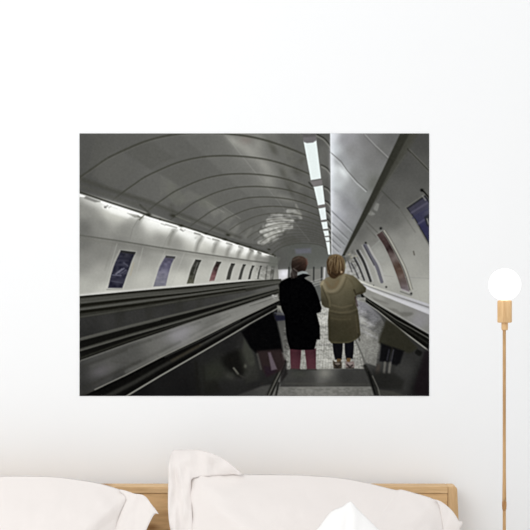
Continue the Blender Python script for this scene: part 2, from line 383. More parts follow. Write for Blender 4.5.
# narrower frames farther down
def slim(pts, w, c, a=.95, lite=None):
    s = smooth(pts)
    if lite: line([(x+w*.9+.2, y) for x, y in s], w*.7, lite, .7, .6); line([(x-w*.8-.2, y) for x, y in s], w*.6, lite, .45, .6)
    line(s, w*1.15, c, a, .6, w)
slim([(365, 245.5), (370, 255), (376.5, 266), (381.8, 281.8)], 3.1, (98, 97, 106), .95, (176, 176, 174))
line(smooth([(364.2, 245.5), (369, 255), (374, 265)]), 1.1, (60, 60, 64), .8)
slim([(357.5, 250.8), (364, 262.8), (370.6, 281)], 2.3, (40, 40, 40), .9, (172, 172, 172))
slim([(354.3, 258), (359, 267), (364.2, 280)], 1.7, (46, 46, 46), .85, (164, 164, 166))
slim([(351.3, 263.5), (355, 270), (358.5, 278)], 1.5, (86, 86, 86), .85, (168, 168, 170))
slim([(348.5, 262), (352, 272)], 1.2, (90, 90, 90), .8, (170, 170, 172))
for x, y in ((351.5, 257.5), (349.5, 254.6), (356, 256)): glow(x, y, 1.4, 1, 0, (176, 172, 150), .6)
blob([(343.5, 266), (347, 262), (351, 272), (356, 278), (350, 279), (345, 275)], (196, 195, 192), 1.5, .7)
speckle([(343, 255), (352, 250), (363, 278), (345, 276)], 26, 2.4)

# ---- right balustrade: white ledge, steel skirt, black handrail
poly([(352, 277), (370, 284.5), (435, 306), (435, 318), (370, 293), (358, 287)], field((365, 284, 204), (380, 292, 188), (400, 300, 184, 184, 186), (425, 308, 186, 186, 191)), .8)
line([(362, 284), (370, 287.2), (398, 297), (435, 309.5)], 1.3, (128, 128, 128), .9, .7, 1.6)
line([(364, 286.5), (372, 290), (398, 300.5), (435, 314)], 2.4, (206, 206, 210), .75, .9, 3.6)
poly([(361, 286), (372, 291.5), (398, 302), (435, 317), (435, 342), (410, 326), (380, 306.5), (364, 296)], field((368, 293, 140), (380, 299, 152), (395, 308, 140), (385, 302, 128), (405, 313, 128), (420, 322, 138, 137, 140), (426, 330, 128)), .8)
for b, g in (([(372, 297), (385, 302), (388, 304), (376, 301)], 108), ([(398, 312), (412, 312.5), (411, 315.5), (403, 316.5)], 100), ([(388, 308), (396, 309), (400, 314), (392, 311)], 108)): blob(b, (g, g-1, g-6), 1.4, .7)
line([(362, 296), (380, 307.4), (407, 324), (435, 341)], 1.1, (30, 30, 28), .9, .6)
line([(358, 290), (372, 300), (430, 334)], .7, (180, 180, 178), .35)
poly([(360, 291.5), (364, 296.2), (380.5, 306.6), (435, 338), (435, 356), (405, 334), (378, 311), (362, 299)], (14, 14, 12), .8)
line([(366, 299), (396, 319.8), (412, 328.5), (435, 342)], .8, (92, 92, 86), .9, .5, 1.2); line([(372, 303.5), (400, 325), (435, 348)], 1.6, (42, 42, 38), .7, .8)
# dark glass side with reflections
poly([(360, 299), (378, 310.5), (405, 333), (435, 356), (435, 400), (374, 400), (355, 340), (357, 306)], field((364, 310, 112, 112, 116), (372, 316, 80, 80, 82), (382, 322, 60), (375, 340, 110), (385, 330, 56), (395, 345, 52), (410, 350, 46), (405, 370, 56), (400, 385, 50), (425, 375, 26), (420, 390, 24), (385, 385, 38), p=3.5), .8)
line([(358, 297.5), (378, 311), (398, 327.4), (409.5, 336.2), (435, 355.4)], .6, (150, 150, 143), .95, .5, 1.5)

# ---- left wall: lit ledge, lower panels
LW = [(75, 189.5), (150, 213), (200, 232), (240, 245), (277, 257), (279, 281.5), (250, 281), (160, 288.7), (75, 297)]
poly(LW, field((84, 198, 130), (84, 210, 138), (84, 228, 104), (100, 225, 130), (120, 215, 200), (110, 212, 196), (125, 230, 132), (140, 230, 142), (84, 242, 108), (84, 262, 130), (84, 288, 172), (100, 275, 160), (105, 292, 192), (100, 250, 124),
     (135, 262, 156), (145, 280, 184), (140, 250, 126), (120, 243, 122), (160, 240, 142), (175, 245, 140), (180, 262, 148), (180, 280, 196), (150, 225, 190), (165, 228, 200), (190, 240, 190), (205, 260, 160), (205, 275, 184), (215, 252, 176), (230, 258, 170), (225, 275, 186), (250, 262, 172), (250, 275, 186), (264, 260, 140), (270, 259, 112), (276, 262, 98), (270, 266, 120), (268, 273, 158), (205, 243, 205), (240, 250, 200), p=3.2), .7)
# fluorescent ledge: strip + pools of light
GL = [(106, 204.5, 20, 4.5), (117, 208.5, 16, 5), (130, 212.5, 13, 4)]
for x, y, rx, ry in GL: glow(x, y, rx, ry, 17, (242, 243, 238), .9)
glow(88, 198, 9, 3, 18, (200, 200, 196), .8); glow(92, 203, 14, 4, 20, (196, 196, 191), .5)
for x, y, rx, ry, a in ((152, 221.5, 12, 5, .9), (163, 226, 13, 5, .9), (150, 226, 9, 8, .4), (182, 232, 7, 4, .9), (190, 235, 9, 5, .95), (195, 241, 7, 5, .5), (208, 239, 8, 4, .95), (213, 243, 5, 4, .5), (224, 244, 7, 4, .95), (236, 248, 5.5, 3.6, .9), (247, 251, 5, 3.2, .9), (256, 253, 4, 2.8, .9), (263, 254.6, 4, 2, .85), (232, 251, 4, 3, .5), (244, 254, 4, 3, .5)):
    glow(x, y, rx, ry, 18, (246, 247, 243), a)
for k, (x, y, L) in enumerate(((142, 216, 20), (175, 229, 15), (202, 236.5, 14), (218, 241, 11), (230.5, 246, 9), (241, 249.2, 7.5), (251, 252, 6.5), (259, 254.5, 5.5))):   # dimmer gaps between lamps
    line([(x, y), (x-L*.28, y+L*.5), (x-L*.42, y+L)], 3.6, (126, 126, 120) if k else (142, 142, 137), .85, 1.9, 2.4)
line([(138, 219.5), (133, 228), (130, 239)], .8, (120, 120, 115), .6); line([(172.5, 231.5), (167, 238), (163, 248)], .8, (124, 124, 119), .4)
# strip lights (bright tubes seen on edge)
def strip(a, b, w0, w1): line([a, b], w0, (252, 253, 250), 1, .6, w1)
poly([(78, 193.3), (86.5, 196.2), (83, 197), (78, 196.8)], (250, 250, 246), .7)
poly([(86, 196), (93, 198.8), (101.5, 201.8), (95, 202.3), (84, 198.5)], (112, 112, 108), 1.0, .8)
strip((101.5, 201.8), (137, 214.6), 1.6, 2.6); strip((117, 206.3), (145, 216.6), 2, 1.7)
poly([(104, 203), (125, 209), (134, 214), (128, 218), (112, 213), (103, 208)], (246, 247, 243), 2.2, .8)
poly([(127.5, 213.2), (138.5, 215.2), (140.5, 217.6), (135, 217.6)], (88, 88, 80), 1.1, .9)
strip((140, 215.2), (144, 216.2), 1.4, 1.2); line([(143.8, 215.6), (139.5, 219.6)], 1.2, (92, 92, 80), .9)
line([(105, 207.2), (107.5, 205.8)], 1.7, (70, 70, 66), .9); line([(109, 207.7), (111, 206.3)], .9, (130, 130, 126), .8); line([(104.5, 206.3), (106, 207.8)], 1, (100, 100, 95), .6); line([(99, 203.8), (117, 208.6)], .8, (205, 206, 202), .8)
poly([(150, 217.5), (181, 227.8), (181, 229.6), (168, 227.5), (150, 221)], (252, 253, 250), .8)
strip((147, 217), (181, 226.8), 1.6, 2.2)
line([(161.5, 223.6), (165, 225)], 1.4, (150, 150, 146), .8); line([(166, 224.5), (176.5, 227.8)], 1.6, (120, 120, 114), .85); line([(172, 230), (177, 230.8)], 1.2, (160, 160, 155), .7); line([(180.5, 229.3), (183, 231)], 1.2, (90, 90, 86), .8); line([(184, 230.7), (185.5, 229.5)], .9, (130, 130, 126), .8)
line([(149, 219.5), (160, 223)], .7, (215, 216, 212), .7)
for a, b in (((183, 227.6), (202, 234)), ((203.5, 234.8), (222, 240)), ((223.5, 240.8), (236, 244.6)), ((237, 245.2), (249, 248.8)), ((249.5, 249), (260, 252.2)), ((260.5, 252.4), (268, 254.6)), ((268.5, 254), (273.5, 255.6))):
    strip(a, b, 2.2, 1.7)
for x, y, w in ((197.5, 234, 4.6), (216, 240, 5), (229.5, 244, 4), (241, 247.4, 3.2), (251.5, 250.2, 2.8), (259.5, 252.8, 2.4)):
    line([(x-w*.6, y-.8), (x+w*.5, y+.6)], 1.7, (92, 92, 86), .85, .7); line([(x+w*.3, y+1.5), (x-w*.4, y+4)], 1.5, (150, 150, 145), .5, 1)
for x, y in ((208, 237.6), (209.5, 238.4), (227, 243.3)): line([(x-1, y), (x+1, y+.4)], .7, (140, 140, 135), .7)
for a, b in (((104, 204), (136, 216)), ((151, 219), (178, 229)), ((184, 230), (199, 236)), ((205, 237), (219, 241.5)), ((224, 243), (234, 246.4)), ((238, 247), (247, 250))): line([a, b], 4, (250, 250, 247), .5, 2.4, 3)
# dark joint of vault and ledge
poly([(75, 178), (110, 190), (150, 203), (190, 222), (240, 241), (270, 252), (268, 253.5), (236, 243.5), (190, 228.5), (150, 216.5), (110, 203.5), (75, 191.8)], field((85, 187, 74), (110, 198, 78), (150, 209, 76), (190, 224, 76), (240, 242, 68)), 1.2, .5)
line([(75, 177), (110, 189.5), (150, 202), (172, 211), (200, 222), (240, 237.5)], 4.6, (66, 66, 60), .62, 1.6, 2.6)
line([(75, 184), (110, 196.5), (150, 209.5)], 3, (84, 84, 77), .4, 1.5)
line([(75, 190.3), (100, 199), (112, 203), (140, 212), (150, 216.3), (160, 219.3)], 1.5, (46, 46, 40), .9, .7)
line([(160, 219.3), (183, 226), (205, 233.2), (224, 239.2), (250, 247.5), (268, 253.4), (275, 256)], 1.7, (54, 54, 47), .9, .7)
for x, y, w in ((148.5, 214.5, 3), (173, 215.6, 3), (181, 225.8, 2.5), (206, 233.6, 2), (228, 235, 2.4), (225, 239.2, 2.2), (237.5, 243.5, 1.8), (269, 249.5, 1.6), (250, 247, 1.4), (273, 254.5, 1.3)): glow(x, y, w, w*.55, 10, (34, 34, 26), .85)
line([(171.5, 206), (173, 215)], 4, (70, 70, 64), .4, 2); line([(140, 205), (150, 214)], 1.5, (50, 50, 44), .5, 1); line([(176, 216), (190, 222)], 1.3, (110, 111, 100), .5)
# ledge/lower wall seam
line([(75, 234.6), (120, 241), (160, 247.6), (205, 254.2), (250, 260.8), (277, 264)], 1.2, (84, 84, 79), .85, .7)
line([(75, 237.5), (120, 244), (160, 250.4), (205, 256.5), (250, 262.5)], 5, (112, 112, 106), .45, 2.2, 2.6)
line([(75, 296), (160, 288), (250, 280.2)], 3, (208, 208, 205), .6, 1.4, 1.4)
for a, b in (((117, 244), (103, 291)), ((143, 248), (133, 286)), ((165, 251.5), (146, 290)), ((184, 254), (170, 288))): line([a, b], .8, (176, 176, 170), .45, .7)
line([(113, 243), (105, 270)], 1, (110, 110, 104), .25, 1)
# advertising frames along the left wall
def frame(L, R, col, lit=(196, 196, 190), top=(38, 38, 36), w=1.5):
    L, R = smooth(L), smooth(R)
    poly([(x-w, y-.6*w) for x, y in L]+[(L[-1][0]-w*1.3, L[-1][1]+w*.9), (R[-1][0]+w*.4, R[-1][1]+w*.9)]+[(x+w, y-.5*w) for x, y in R[::-1]], lit, .9, .28)
    poly(L+R[::-1], col, .7)
    if w > 1.05: speckle(L+R[::-1], 18, 3.0)
    poly([L[0], R[0], (R[0][0]-.5, R[0][1]+2.2*w/1.5), (L[0][0]-.6, L[0][1]+2*w/1.5)], top, .7, .8)
frame([(121, 250.4), (115.5, 262), (112, 272), (108, 288)], [(135.6, 252.2), (131.4, 262), (127.6, 273), (122.4, 288)], field((126, 256, 40, 40, 48), (120, 262, 46, 46, 62), (128, 262, 50, 50, 62), (118, 270, 38, 39, 54), (114, 285, 44, 44, 58), (122, 280, 40, 40, 54), (121, 276, 56, 56, 72)))
for a, b, c in (((116, 274), (122, 269), (140, 140, 156)), ((119, 272.5), (124, 268.5), (120, 120, 140)), ((112.5, 275), (121, 275.5), (112, 112, 134)), ((120, 274), (126, 270), (92, 92, 112)), ((124, 263), (128, 266), (84, 84, 100))): line([a, b], 1, c, .8, .7)
line([(111, 281), (123, 283)], 1.2, (84, 84, 98), .5); line([(111, 278.5), (124.5, 278)], 1.4, (40, 40, 56), .6); line([(107, 289.5), (122, 288.8)], 1, (120, 120, 116), .7)
line([(133.5, 263), (130.5, 275)], 1.6, (172, 164, 140), .6)
frame([(166, 255.8), (160, 266), (156.6, 276), (153.4, 286.6)], [(175.4, 256.6), (171.6, 264), (168.6, 274), (165.8, 285.8)], field((168, 260, 72, 69, 88), (168, 266, 88, 85, 112), (163, 270, 102, 100, 122), (163, 277, 132, 131, 142), (158, 284, 118, 118, 126)), top=(58, 58, 54))
line([(157, 279), (166, 279)], 1, (100, 100, 118), .6); line([(155, 283), (164, 283.4)], 1, (96, 96, 112), .6); line([(163, 264), (160, 270)], 1.2, (70, 68, 88), .5)
frame([(195.6, 259.6), (191.4, 268), (189, 276), (186.8, 283.6)], [(201.2, 260.2), (198, 268), (195.4, 276), (193.6, 283.4)], field((198, 263, 48, 48, 44), (194, 270, 60, 60, 56), (192, 276, 52, 52, 46), (190, 282, 100, 100, 84)), w=1.2)
line([(197.6, 263), (194, 273)], 1, (110, 110, 106), .7); line([(195.6, 270), (192.5, 279)], .9, (104, 104, 98), .6)
frame([(216.6, 261.6), (213.4, 268), (211, 275), (209.2, 281.2)], [(221.2, 262), (218.4, 268), (216.2, 275), (214.2, 280.8)], field((218.5, 264, 42, 42, 38), (216, 270, 62, 52, 52), (214, 275, 124, 66, 70), (211.5, 280, 128, 96, 94)), w=1.1)
frame([(231.4, 263.4), (228.6, 270), (226.2, 279.8)], [(235, 263.8), (232.4, 270), (230, 279.6)], (62, 62, 58), w=1)
frame([(243.2, 264.4), (240.8, 270), (238.2, 279.6)], [(245.8, 264.6), (243.6, 270), (241.2, 279.4)], (66, 66, 62), w=.8)
frame([(252.2, 265.6), (250, 271), (248, 279.4)], [(254.4, 265.8), (252.2, 271), (250.2, 279.2)], (60, 60, 57), w=.7)
frame([(260.4, 265.8), (258.6, 271), (257, 279)], [(262, 266), (260.2, 271), (258.6, 279)], (74, 74, 70), w=.6)
for x in (265.6, 270.5): line([(x+1.6, 266), (x, 279)], 1.4, (92, 92, 88), .8)
line([(274, 267), (272, 281)], 2, (84, 84, 80), .8); speckle([(256, 266), (275, 266), (272, 280), (255, 280)], 26, 2.2)
poly([(270, 256), (280, 258), (276, 268), (268, 266)], (100, 102, 96), 2, .8)

# ---- left escalators: dark balustrades and polished deck
poly([(75, 296.6), (160, 288.8), (250, 281), (281, 279), (284, 320), (256, 345), (240, 400), (75, 400)], (46, 46, 41), .6)
def rail(p, w, g, a=1.0, w1=None, soft=.7):
    line(p, w, (g, g, g-5) if not isinstance(g, tuple) else g, a, soft, w1)
T0 = [(75, 297.6), (136, 292), (190, 287.6), (245, 282.2), (280, 280)]
rail(T0, 1.6, 28, .9, 1)
rail([(75, 301.5), (136, 295.4), (190, 290.6), (245, 284.2), (280, 281.2)], 4.6, 72, .95, 2.4)
rail([(75, 303.6), (136, 297.3), (190, 292), (245, 285)], 1.1, 98, .5, .8)
rail([(75, 306.2), (136, 299), (190, 293.4), (245, 286.2)], 2.8, 20, .95, 1)
rail([(75, 310.2), (136, 302), (190, 295), (245, 287.4), (279, 282.6)], 2.4, 84, .9, 1.4)
rail([(75, 312.8), (136, 305), (190, 297.2), (245, 289.2)], 2.8, 18, .95, 1)
rail([(75, 318), (136, 308.4), (190, 299.4), (245, 291)], 1.8, 72, .7, 1)
poly([(75, 319), (136, 309.8), (190, 300.8), (245, 292), (278, 284.5), (279, 288.5), (245, 296.6), (190, 310.6), (130, 325.4), (75, 339.6)], field((85, 325, 46), (110, 320, 52), (84, 334, 38), (130, 316, 52), (160, 312, 54), (215, 300, 56), (160, 305, 42), (240, 294, 68), (270, 287, 88), (120, 310, 40)), 1)
for x0, y0, L in ((120, 312, 12), (150, 306, 10), (180, 302, 8), (200, 299, 7)): line([(x0, y0), (x0-1, y0+L)], 7, (44, 44, 39), .4, 3)
L1 = [(75, 340.8), (130, 326.4), (160, 319), (190, 311.7), (235, 300.2), (278, 288.6)]
L2 = [(75, 352), (130, 335.6), (160, 327.2), (190, 318.6), (235, 304.6), (278, 291.5)]
L3 = [(75, 362.6), (130, 343), (160, 333), (190, 322.6), (235, 308), (278, 294)]
E1 = [(75, 398), (95, 389.6), (126, 375), (160, 357.6), (200, 338.6), (235, 321), (250, 313.8), (279, 300)]
E2 = [(120, 400), (129, 394.6), (160, 376), (200, 353), (236, 332), (250, 323.6), (272, 311.4), (284, 304.6)]
poly(L1+E1[::-1], (16, 16, 14), .8)
rail([(x, y-.4) for x, y in L1], 2.6, 84, .9, 1.8); rail([(x, y+1) for x, y in L1[:3]], 1.2, 104, .5, 1)
rail([(x, y-.6) for x, y in L2], 3.0, 64, .9, 1.6); rail(L2, 1.0, 98, .75, .8)
poly(L3+E1[::-1], field((84, 372, 54), (95, 366, 70), (100, 371, 84, 83, 84), (112, 366, 84), (84, 385, 48), (100, 380, 58), (130, 352, 78), (135, 362, 80), (118, 376, 54), (155, 342, 98), (160, 348, 104), (180, 334, 122, 121, 122), (165, 352, 94), (195, 330, 116), (205, 330, 104), (225, 318, 126), (245, 308, 122), (215, 318, 104), (265, 299, 122), (275, 295, 130), p=3.4), .8)
for a, b, c, w, al in (((84, 366), (126, 350), 56, 2.4, .7), ((92, 366), (108, 361), 92, 3, .3), ((112, 361.5), (138, 364), 62, 1.2, .5), ((84, 388), (140, 361), 48, 2.2, .6), ((140, 361), (180, 342), 66, 2, .5), ((100, 357), (150, 340), 62, 2.2, .6), ((150, 340), (200, 322), 78, 2, .6), ((126, 372), (160, 355), 106, 1.8, .6), ((160, 355), (222, 322), 140, 1.4, .5), ((190, 336), (230, 316), 92, 1.4, .6), ((205, 324), (260, 299), 92, 1.2, .5), ((216, 326), (262, 305), 146, 1.2, .6), ((196, 334), (250, 308), 140, 1, .4), ((230, 312), (272, 297), 145, 1.2, .5)):
    line([a, b], w, (c, c, c-4), al*.85, 1.5)
glow(182, 333, 16, 6, -24, (140, 139, 142), .75); glow(101, 371, 12, 5, -18, (98, 96, 98), .6)
rail(L3, 1.1, 112, .9, 1); rail([(x, y-2.6) for x, y in L3], 2, 40, .9, 1)
for x, y in ((273, 295.5), (276, 296.5), (274, 298)): glow(x, y, 1.3, .9, 0, (200, 200, 198), .8)
line([(250, 306), (279, 296.4)], 1, (90, 90, 86), .6)
# near handrail
poly([(x, y) for x, y in E1]+E2[::-1], (12, 12, 11), .7)
line([(100, 400), (134, 382.5), (160, 367.5), (200, 346), (236, 326), (279, 302.6)], 4.6, (46, 46, 43), .9, 1.2, 1.6)
line([(172, 360.5), (200, 345)], 2.4, (66, 58, 44), .45, 1.2)
line([(200, 345), (250, 317.6), (279, 302.4)], 1, (84, 84, 80), .5)
line([(82, 396), (95, 389.8), (103, 386)], 1.1, (74, 74, 69), .8)
line(E1[1:], 1.0, (140, 140, 133), .9, .55, 1.2); line([(x, y+2.2) for x, y in E1], 1.8, (8, 8, 8), .9, .7)
line([(165, 357), (200, 340.8), (240, 320.5)], .8, (120, 120, 114), .4)
# dark glass below
poly([(x, y) for x, y in E2]+[(288, 320), (286, 362), (270, 400), (116, 400)], field((135, 393, 17), (165, 385, 24), (185, 385, 22), (180, 370, 25), (205, 352, 32), (215, 372, 42, 44, 38), (230, 345, 29), (225, 388, 33), (240, 350, 40), (244, 372, 46), (250, 382, 32), (280, 330, 26), p=3.2), .7)
line(E2, 1.7, (140, 140, 133), .95, .5, .9)
blob([(222, 358), (230, 352), (240, 350), (244, 360), (246, 372), (238, 377), (229, 371), (223, 364)], (15, 15, 13), 3.6, .85); blob([(244, 338), (252, 350), (255, 362), (250, 366), (243, 352)], (66, 68, 60), 2, .6)
line([(196, 362), (199, 398)], 2.4, (22, 22, 19), .7, 1.5); line([(203, 366), (206, 395)], 1.6, (24, 24, 21), .5, 1.5); blob([(205, 382), (216, 380), (220, 392), (208, 394)], (24, 24, 21), 3, .6)
line([(233.8, 368.2), (238, 373.6)], 1.6, (112, 112, 104), .9, .9); glow(245.5, 366, 1.6, 2, 0, (104, 104, 96), .8); glow(230, 376, 5, 4, 0, (62, 64, 58), .6)
line([(236, 373), (243, 377)], 1.2, (60, 60, 55), .6, .8)
poly([(238, 395), (262, 386), (272, 384.5), (270, 400), (225, 400)], field((245, 393, 62), (265, 390, 74)), 1.5, .85)

# ---- moving steps: bright ribbed floor
FL = [(282, 300), (300, 340), (357, 300), (363, 306), (358, 340), (374, 372), (284, 372), (279, 352), (272, 322)]
poly([(277, 306), (366, 297), (362, 330), (360, 345), (368, 372), (284, 371), (281, 350)], field((282, 335, 78), (281, 345, 92), (288, 362, 110), (318, 312, 172), (324, 320, 194), (325, 335, 166), (320, 352, 162), (325, 362, 176), (304, 362, 152), (343, 352, 164), (358, 312, 134), (366, 330, 134), (358, 350, 146), (362, 362, 134)), 1.0)
for y, g in ((309, 186), (314, 120), (318.5, 192), (322, 188), (327, 112), (331, 168), (335, 120), (340, 172), (345, 118)): line([(315, y), (330, y-.5)], 1.8, (g, g, g-3), .55, .9)
poly([(279, 310), (285, 316), (290, 349), (290, 369), (285, 362), (280, 345), (274, 318)], field((279, 316, 70), (281, 330, 84), (284, 345, 90), (288, 358, 128)), 1)
poly([(274, 315), (285.5, 315.5), (286, 320), (276, 321)], (20, 21, 40), 1.2, .9); line([(275, 313), (284, 314)], 1.4, (84, 86, 98), .6)
line([(278, 306), (282, 309)], 2, (150, 150, 140), .5)
FLR = [(300, 300), (366, 297), (366, 368.5), (285, 369), (283, 330)]
for k in range(60):
    x = 284+k*1.42; line([(VX+(x-VX)*.62, 305), (x, 369)], .5, (118, 118, 114) if k % 2 else (188, 188, 182), .28, .5)
for k in range(11): line([(300, 346+k*2.1), (366, 345.6+k*2.1)], .7, (176, 176, 170) if k % 2 else (116, 116, 112), .32, .6)
speckle(FLR, 24, 1.5); speckle(FLR, 12, 4)
# right run of floor seen past the coat
poly([(357, 300), (366, 303), (380, 316), (386, 326), (379, 342), (376, 366), (364, 362), (356, 341), (359, 334)], field((362, 306, 132, 132, 136), (372, 318, 108, 108, 112), (364, 322, 150), (370, 335, 128), (362, 345, 134), (370, 352, 132), (374, 362, 118), (380, 328, 84), p=3.5), 1.3)
for pts, g in (([(360, 314), (376, 322)], 96), ([(359, 324), (378, 332)], 92), ([(360, 318), (374, 326)], 176), ([(361, 330), (377, 338)], 160)): line(pts, 1.8, (g, g, g+2), .5, 1)
speckle([(357, 300), (385, 322), (378, 366), (362, 362), (356, 341)], 12, 1.5)
speckle([(358, 302), (383, 322), (378, 342), (358, 338)], 26, 6)
line([(355, 339), (362, 354), (366, 367)], 1.6, (84, 84, 80), .8, .9); line([(357, 340), (364, 356)], 1, (170, 170, 165), .3)
# reflected coat, legs and shoes in the right glass
blob([(386, 320), (397, 326), (412, 342), (417, 348), (409, 353), (403, 352), (396, 358), (390, 350), (380, 344), (379, 339)], (42, 41, 32), 2, .92)
poly([(381, 343), (392, 347), (389, 362), (383.5, 362), (379.5, 361)], (13, 13, 15), 1.6, .95); poly([(393, 347), (404, 351), (400, 363), (396, 366), (389.5, 363)], (13, 13, 15), 1.6, .95)
line([(393.5, 350), (391, 362)], 1.2, (78, 78, 84), .7, .8); line([(389, 350), (387, 360)], 1.2, (66, 66, 74), .6, .8)
line([(385, 362.5), (384, 372.5)], 1.9, (122, 120, 114), .75, 1.1); line([(390.2, 363), (389, 372.5)], 2.0, (132, 130, 124), .75, 1.1); line([(378.5, 366), (377, 373)], 4, (70, 62, 56), .6, 1.5); line([(394, 366), (393, 373)], 3, (44, 44, 42), .6, 1.5)
poly([(373, 371), (395, 374), (404, 381), (402, 390), (380, 388), (374, 381)], (30, 30, 28), 2.5, .7)
blob([(424, 352), (430, 352), (432, 395), (415, 392), (416, 380), (421, 366)], (24, 19, 22), 3, .85); blob([(417, 349), (422, 352), (420, 356), (415, 353)], (14, 14, 13), 1.2, .8)
poly([(376, 389), (392, 391), (412, 398), (376, 400)], (66, 66, 61), 1.5, .8)
# nearest step edge
poly([(285, 369.6), (345, 368.6), (369, 368.8), (375, 387), (280, 387)], field((290, 378, 60), (284, 384, 56), (325, 372, 100), (323, 378, 100), (310, 380, 60), (345, 378, 52), (365, 380, 56), (330, 384, 66), (300, 372, 46)), .9)
glow(325, 373, 6, 5, 0, (140, 140, 132), .6); glow(300, 374, 8, 4, 0, (74, 76, 68), .5); line([(286, 383.5), (374, 384.4)], 1.4, (74, 74, 68), .5, 1)
poly([(276, 386.8), (375, 386.4), (380, 400), (270, 400)], field((285, 392, 108), (310, 391, 120), (335, 391, 120), (365, 392, 110)), .8)
speckle([(276, 387.5), (375, 387), (378, 400), (272, 400)], 13, 2.2)
line([(285, 362), (277, 377), (267, 400)], 3.6, (30, 30, 27), .9, 1, 5.5); line([(284.6, 363), (276, 380), (268.5, 396)], 1.2, (98, 98, 92), .85, .6, 1.4); line([(278.5, 383), (275, 400)], 2.2, (26, 26, 24), .9, .8)
poly([(281, 369), (285.5, 360), (287.5, 374), (280, 384)], (26, 24, 24), 1.4, .8)
line([(365, 366), (370, 376), (378, 400)], 3.8, (26, 26, 24), .9, 1, 5); line([(372.5, 376), (378, 388), (381, 400)], 1, (112, 112, 105), .7, .6); line([(368.6, 372), (375, 394)], 1.2, (10, 10, 10), .8)
# reflected black coat and legs in the left glass
poly([(241.5, 332), (250, 325), (272, 312.5), (277, 322), (281, 340), (283, 352), (268, 351), (256, 353), (250, 347)], (5, 5, 6), 1.6, .97)
poly([(257, 351), (281, 349), (285.5, 361), (282, 370), (268, 377), (263, 371)], (42, 33, 33), 2, .9); poly([(264, 366), (273, 367), (276, 372), (266, 377)], (34, 24, 34), 2, .7)
poly([(268, 352.6), (270.4, 352.2), (277, 369), (271.5, 370.4)], (104, 94, 102), 1.2, .85); line([(257.5, 354), (261, 369)], 1.5, (84, 82, 78), .7, 1)
poly([(238, 350), (246, 348), (258, 366), (259, 380), (246, 384)], (58, 59, 52), 3, .35)

# ---- person in black coat (back view)
poly([(290, 348), (301.5, 349), (299.8, 369.2), (290.8, 368.8)], field((292, 352, 72, 33, 42), (297, 360, 86, 42, 52), (292, 366, 84, 46, 53), (300, 355, 50, 24, 31)), .8)
poly([(304.6, 349), (316, 348.4), (316, 369), (307, 369.2)], field((306, 352, 70, 33, 42), (311, 360, 86, 42, 52), (313, 366, 82, 43, 51), (315, 354, 60, 30, 37)), .8)
line([(301.5, 351), (303.5, 368)], 1.2, (180, 178, 170), .35)
line([(290.5, 369), (300, 369.6)], 1.4, (40, 34, 32), .7); line([(307, 369.4), (316, 369.6)], 1.4, (40, 34, 32), .7)
coat = [(279.4, 284), (281.4, 281.2), (286, 278.6), (291, 277), (296, 275.6), (302, 276.6), (307, 280), (311.6, 282.6), (315, 288), (317.4, 294), (320, 302), (321.6, 308), (320.6, 312), (316.6, 313.4), (318, 319), (319.8, 326), (320, 339.4), (316.8, 339.6), (315.6, 345), (314, 349.6), (302, 350), (290, 349), (288, 343), (286.2, 334), (284.8, 316), (281.6, 309), (279.6, 300)]
poly(coat, (3, 3, 4), .8)
blob([(291.2, 264), (292.6, 258.6), (297, 256.2), (303, 256.6), (306.8, 260.4), (307, 266), (304.6, 271.6), (299, 274.6), (294, 272), (291.6, 268)], field((296, 258, 66, 56, 48), (303, 258, 76, 58, 46), (299, 264, 44, 30, 24), (293, 266, 36, 28, 24), (305.5, 265, 78, 50, 40), (302, 268, 34, 22, 18), (300, 271, 20, 16, 15), (295, 271, 22, 18, 17), p=3.6), .9)
for a, b, c in (((293, 260), (299, 257.4), (88, 76, 64)), ((296, 262), (302, 260), (72, 48, 36)), ((298, 268), (304, 264), (26, 18, 16)), ((293.6, 268.6), (298, 266), (64, 54, 48)), ((296, 265), (301, 263), (34, 24, 20)), ((299, 258), (304.6, 259.6), (82, 62, 50)), ((301, 267), (305, 262.6), (52, 34, 28)), ((294, 264), (297, 261), (40, 32, 28))): line([a, b], 1, c, .6, .7)
line([(306.4, 259), (307.4, 264)], 1.6, (112, 70, 58), .5, .9)
poly([(292.4, 269), (297, 270), (297.6, 277), (291, 279), (290.4, 274)], (44, 38, 36), 1, .9); line([(293.4, 268.6), (297.5, 271.5)], 1, (112, 104, 100), .6); line([(292, 271), (294, 278)], .9, (86, 80, 76), .5)
blob([(297.4, 272.4), (303, 271), (308, 273), (304, 275), (298, 275.6)], (150, 156, 156), .8, .9)
poly([(298, 275.4), (303, 273.6), (306.6, 274), (310.2, 275.6), (306.6, 276.8), (304.4, 278.4), (297, 279)], (6, 6, 7), .7)
line([(305, 278), (309, 276.6)], .9, (120, 122, 118), .5)

# ---- person in khaki hooded coat (back view)
poly([(332.2, 341), (343, 341), (342.4, 352), (341.6, 359.6), (335, 359.6), (333.4, 352)], (14, 14, 17), .8); poly([(344.4, 341), (354, 340), (353.4, 352), (352.8, 358.6), (346, 359.4), (344.8, 352)], (14, 14, 18), .8)
line([(343.6, 344), (343.8, 356)], 1.1, (160, 158, 150), .6)
poly([(337, 358.6), (341.4, 358.6), (340.6, 362), (336.6, 362)], (92, 70, 42), .7); poly([(346.6, 358), (350.6, 358), (350, 362.6), (346.4, 362.6)], (108, 78, 44), .7)
for cx in (337.4, 349.8):
    blob([(cx-4.6, 360.6), (cx-1, 362), (cx+3.4, 361.2), (cx+4.6, 365), (cx+3.6, 368), (cx-2.6, 368.2), (cx-4.2, 365)], (66, 58, 46) if cx < 340 else (124, 108, 104), .8)
    line([(cx-2.4, 364.6), (cx, 367.4), (cx+2.4, 365.2)], 1.4, (26, 24, 24), .9, .7); line([(cx-1.6, 363.8), (cx+1.8, 363.8)], 1.2, (156, 142, 136), .7, .7); line([(cx-3.4, 368), (cx+3.6, 368)], 1.2, (30, 28, 26), .8)
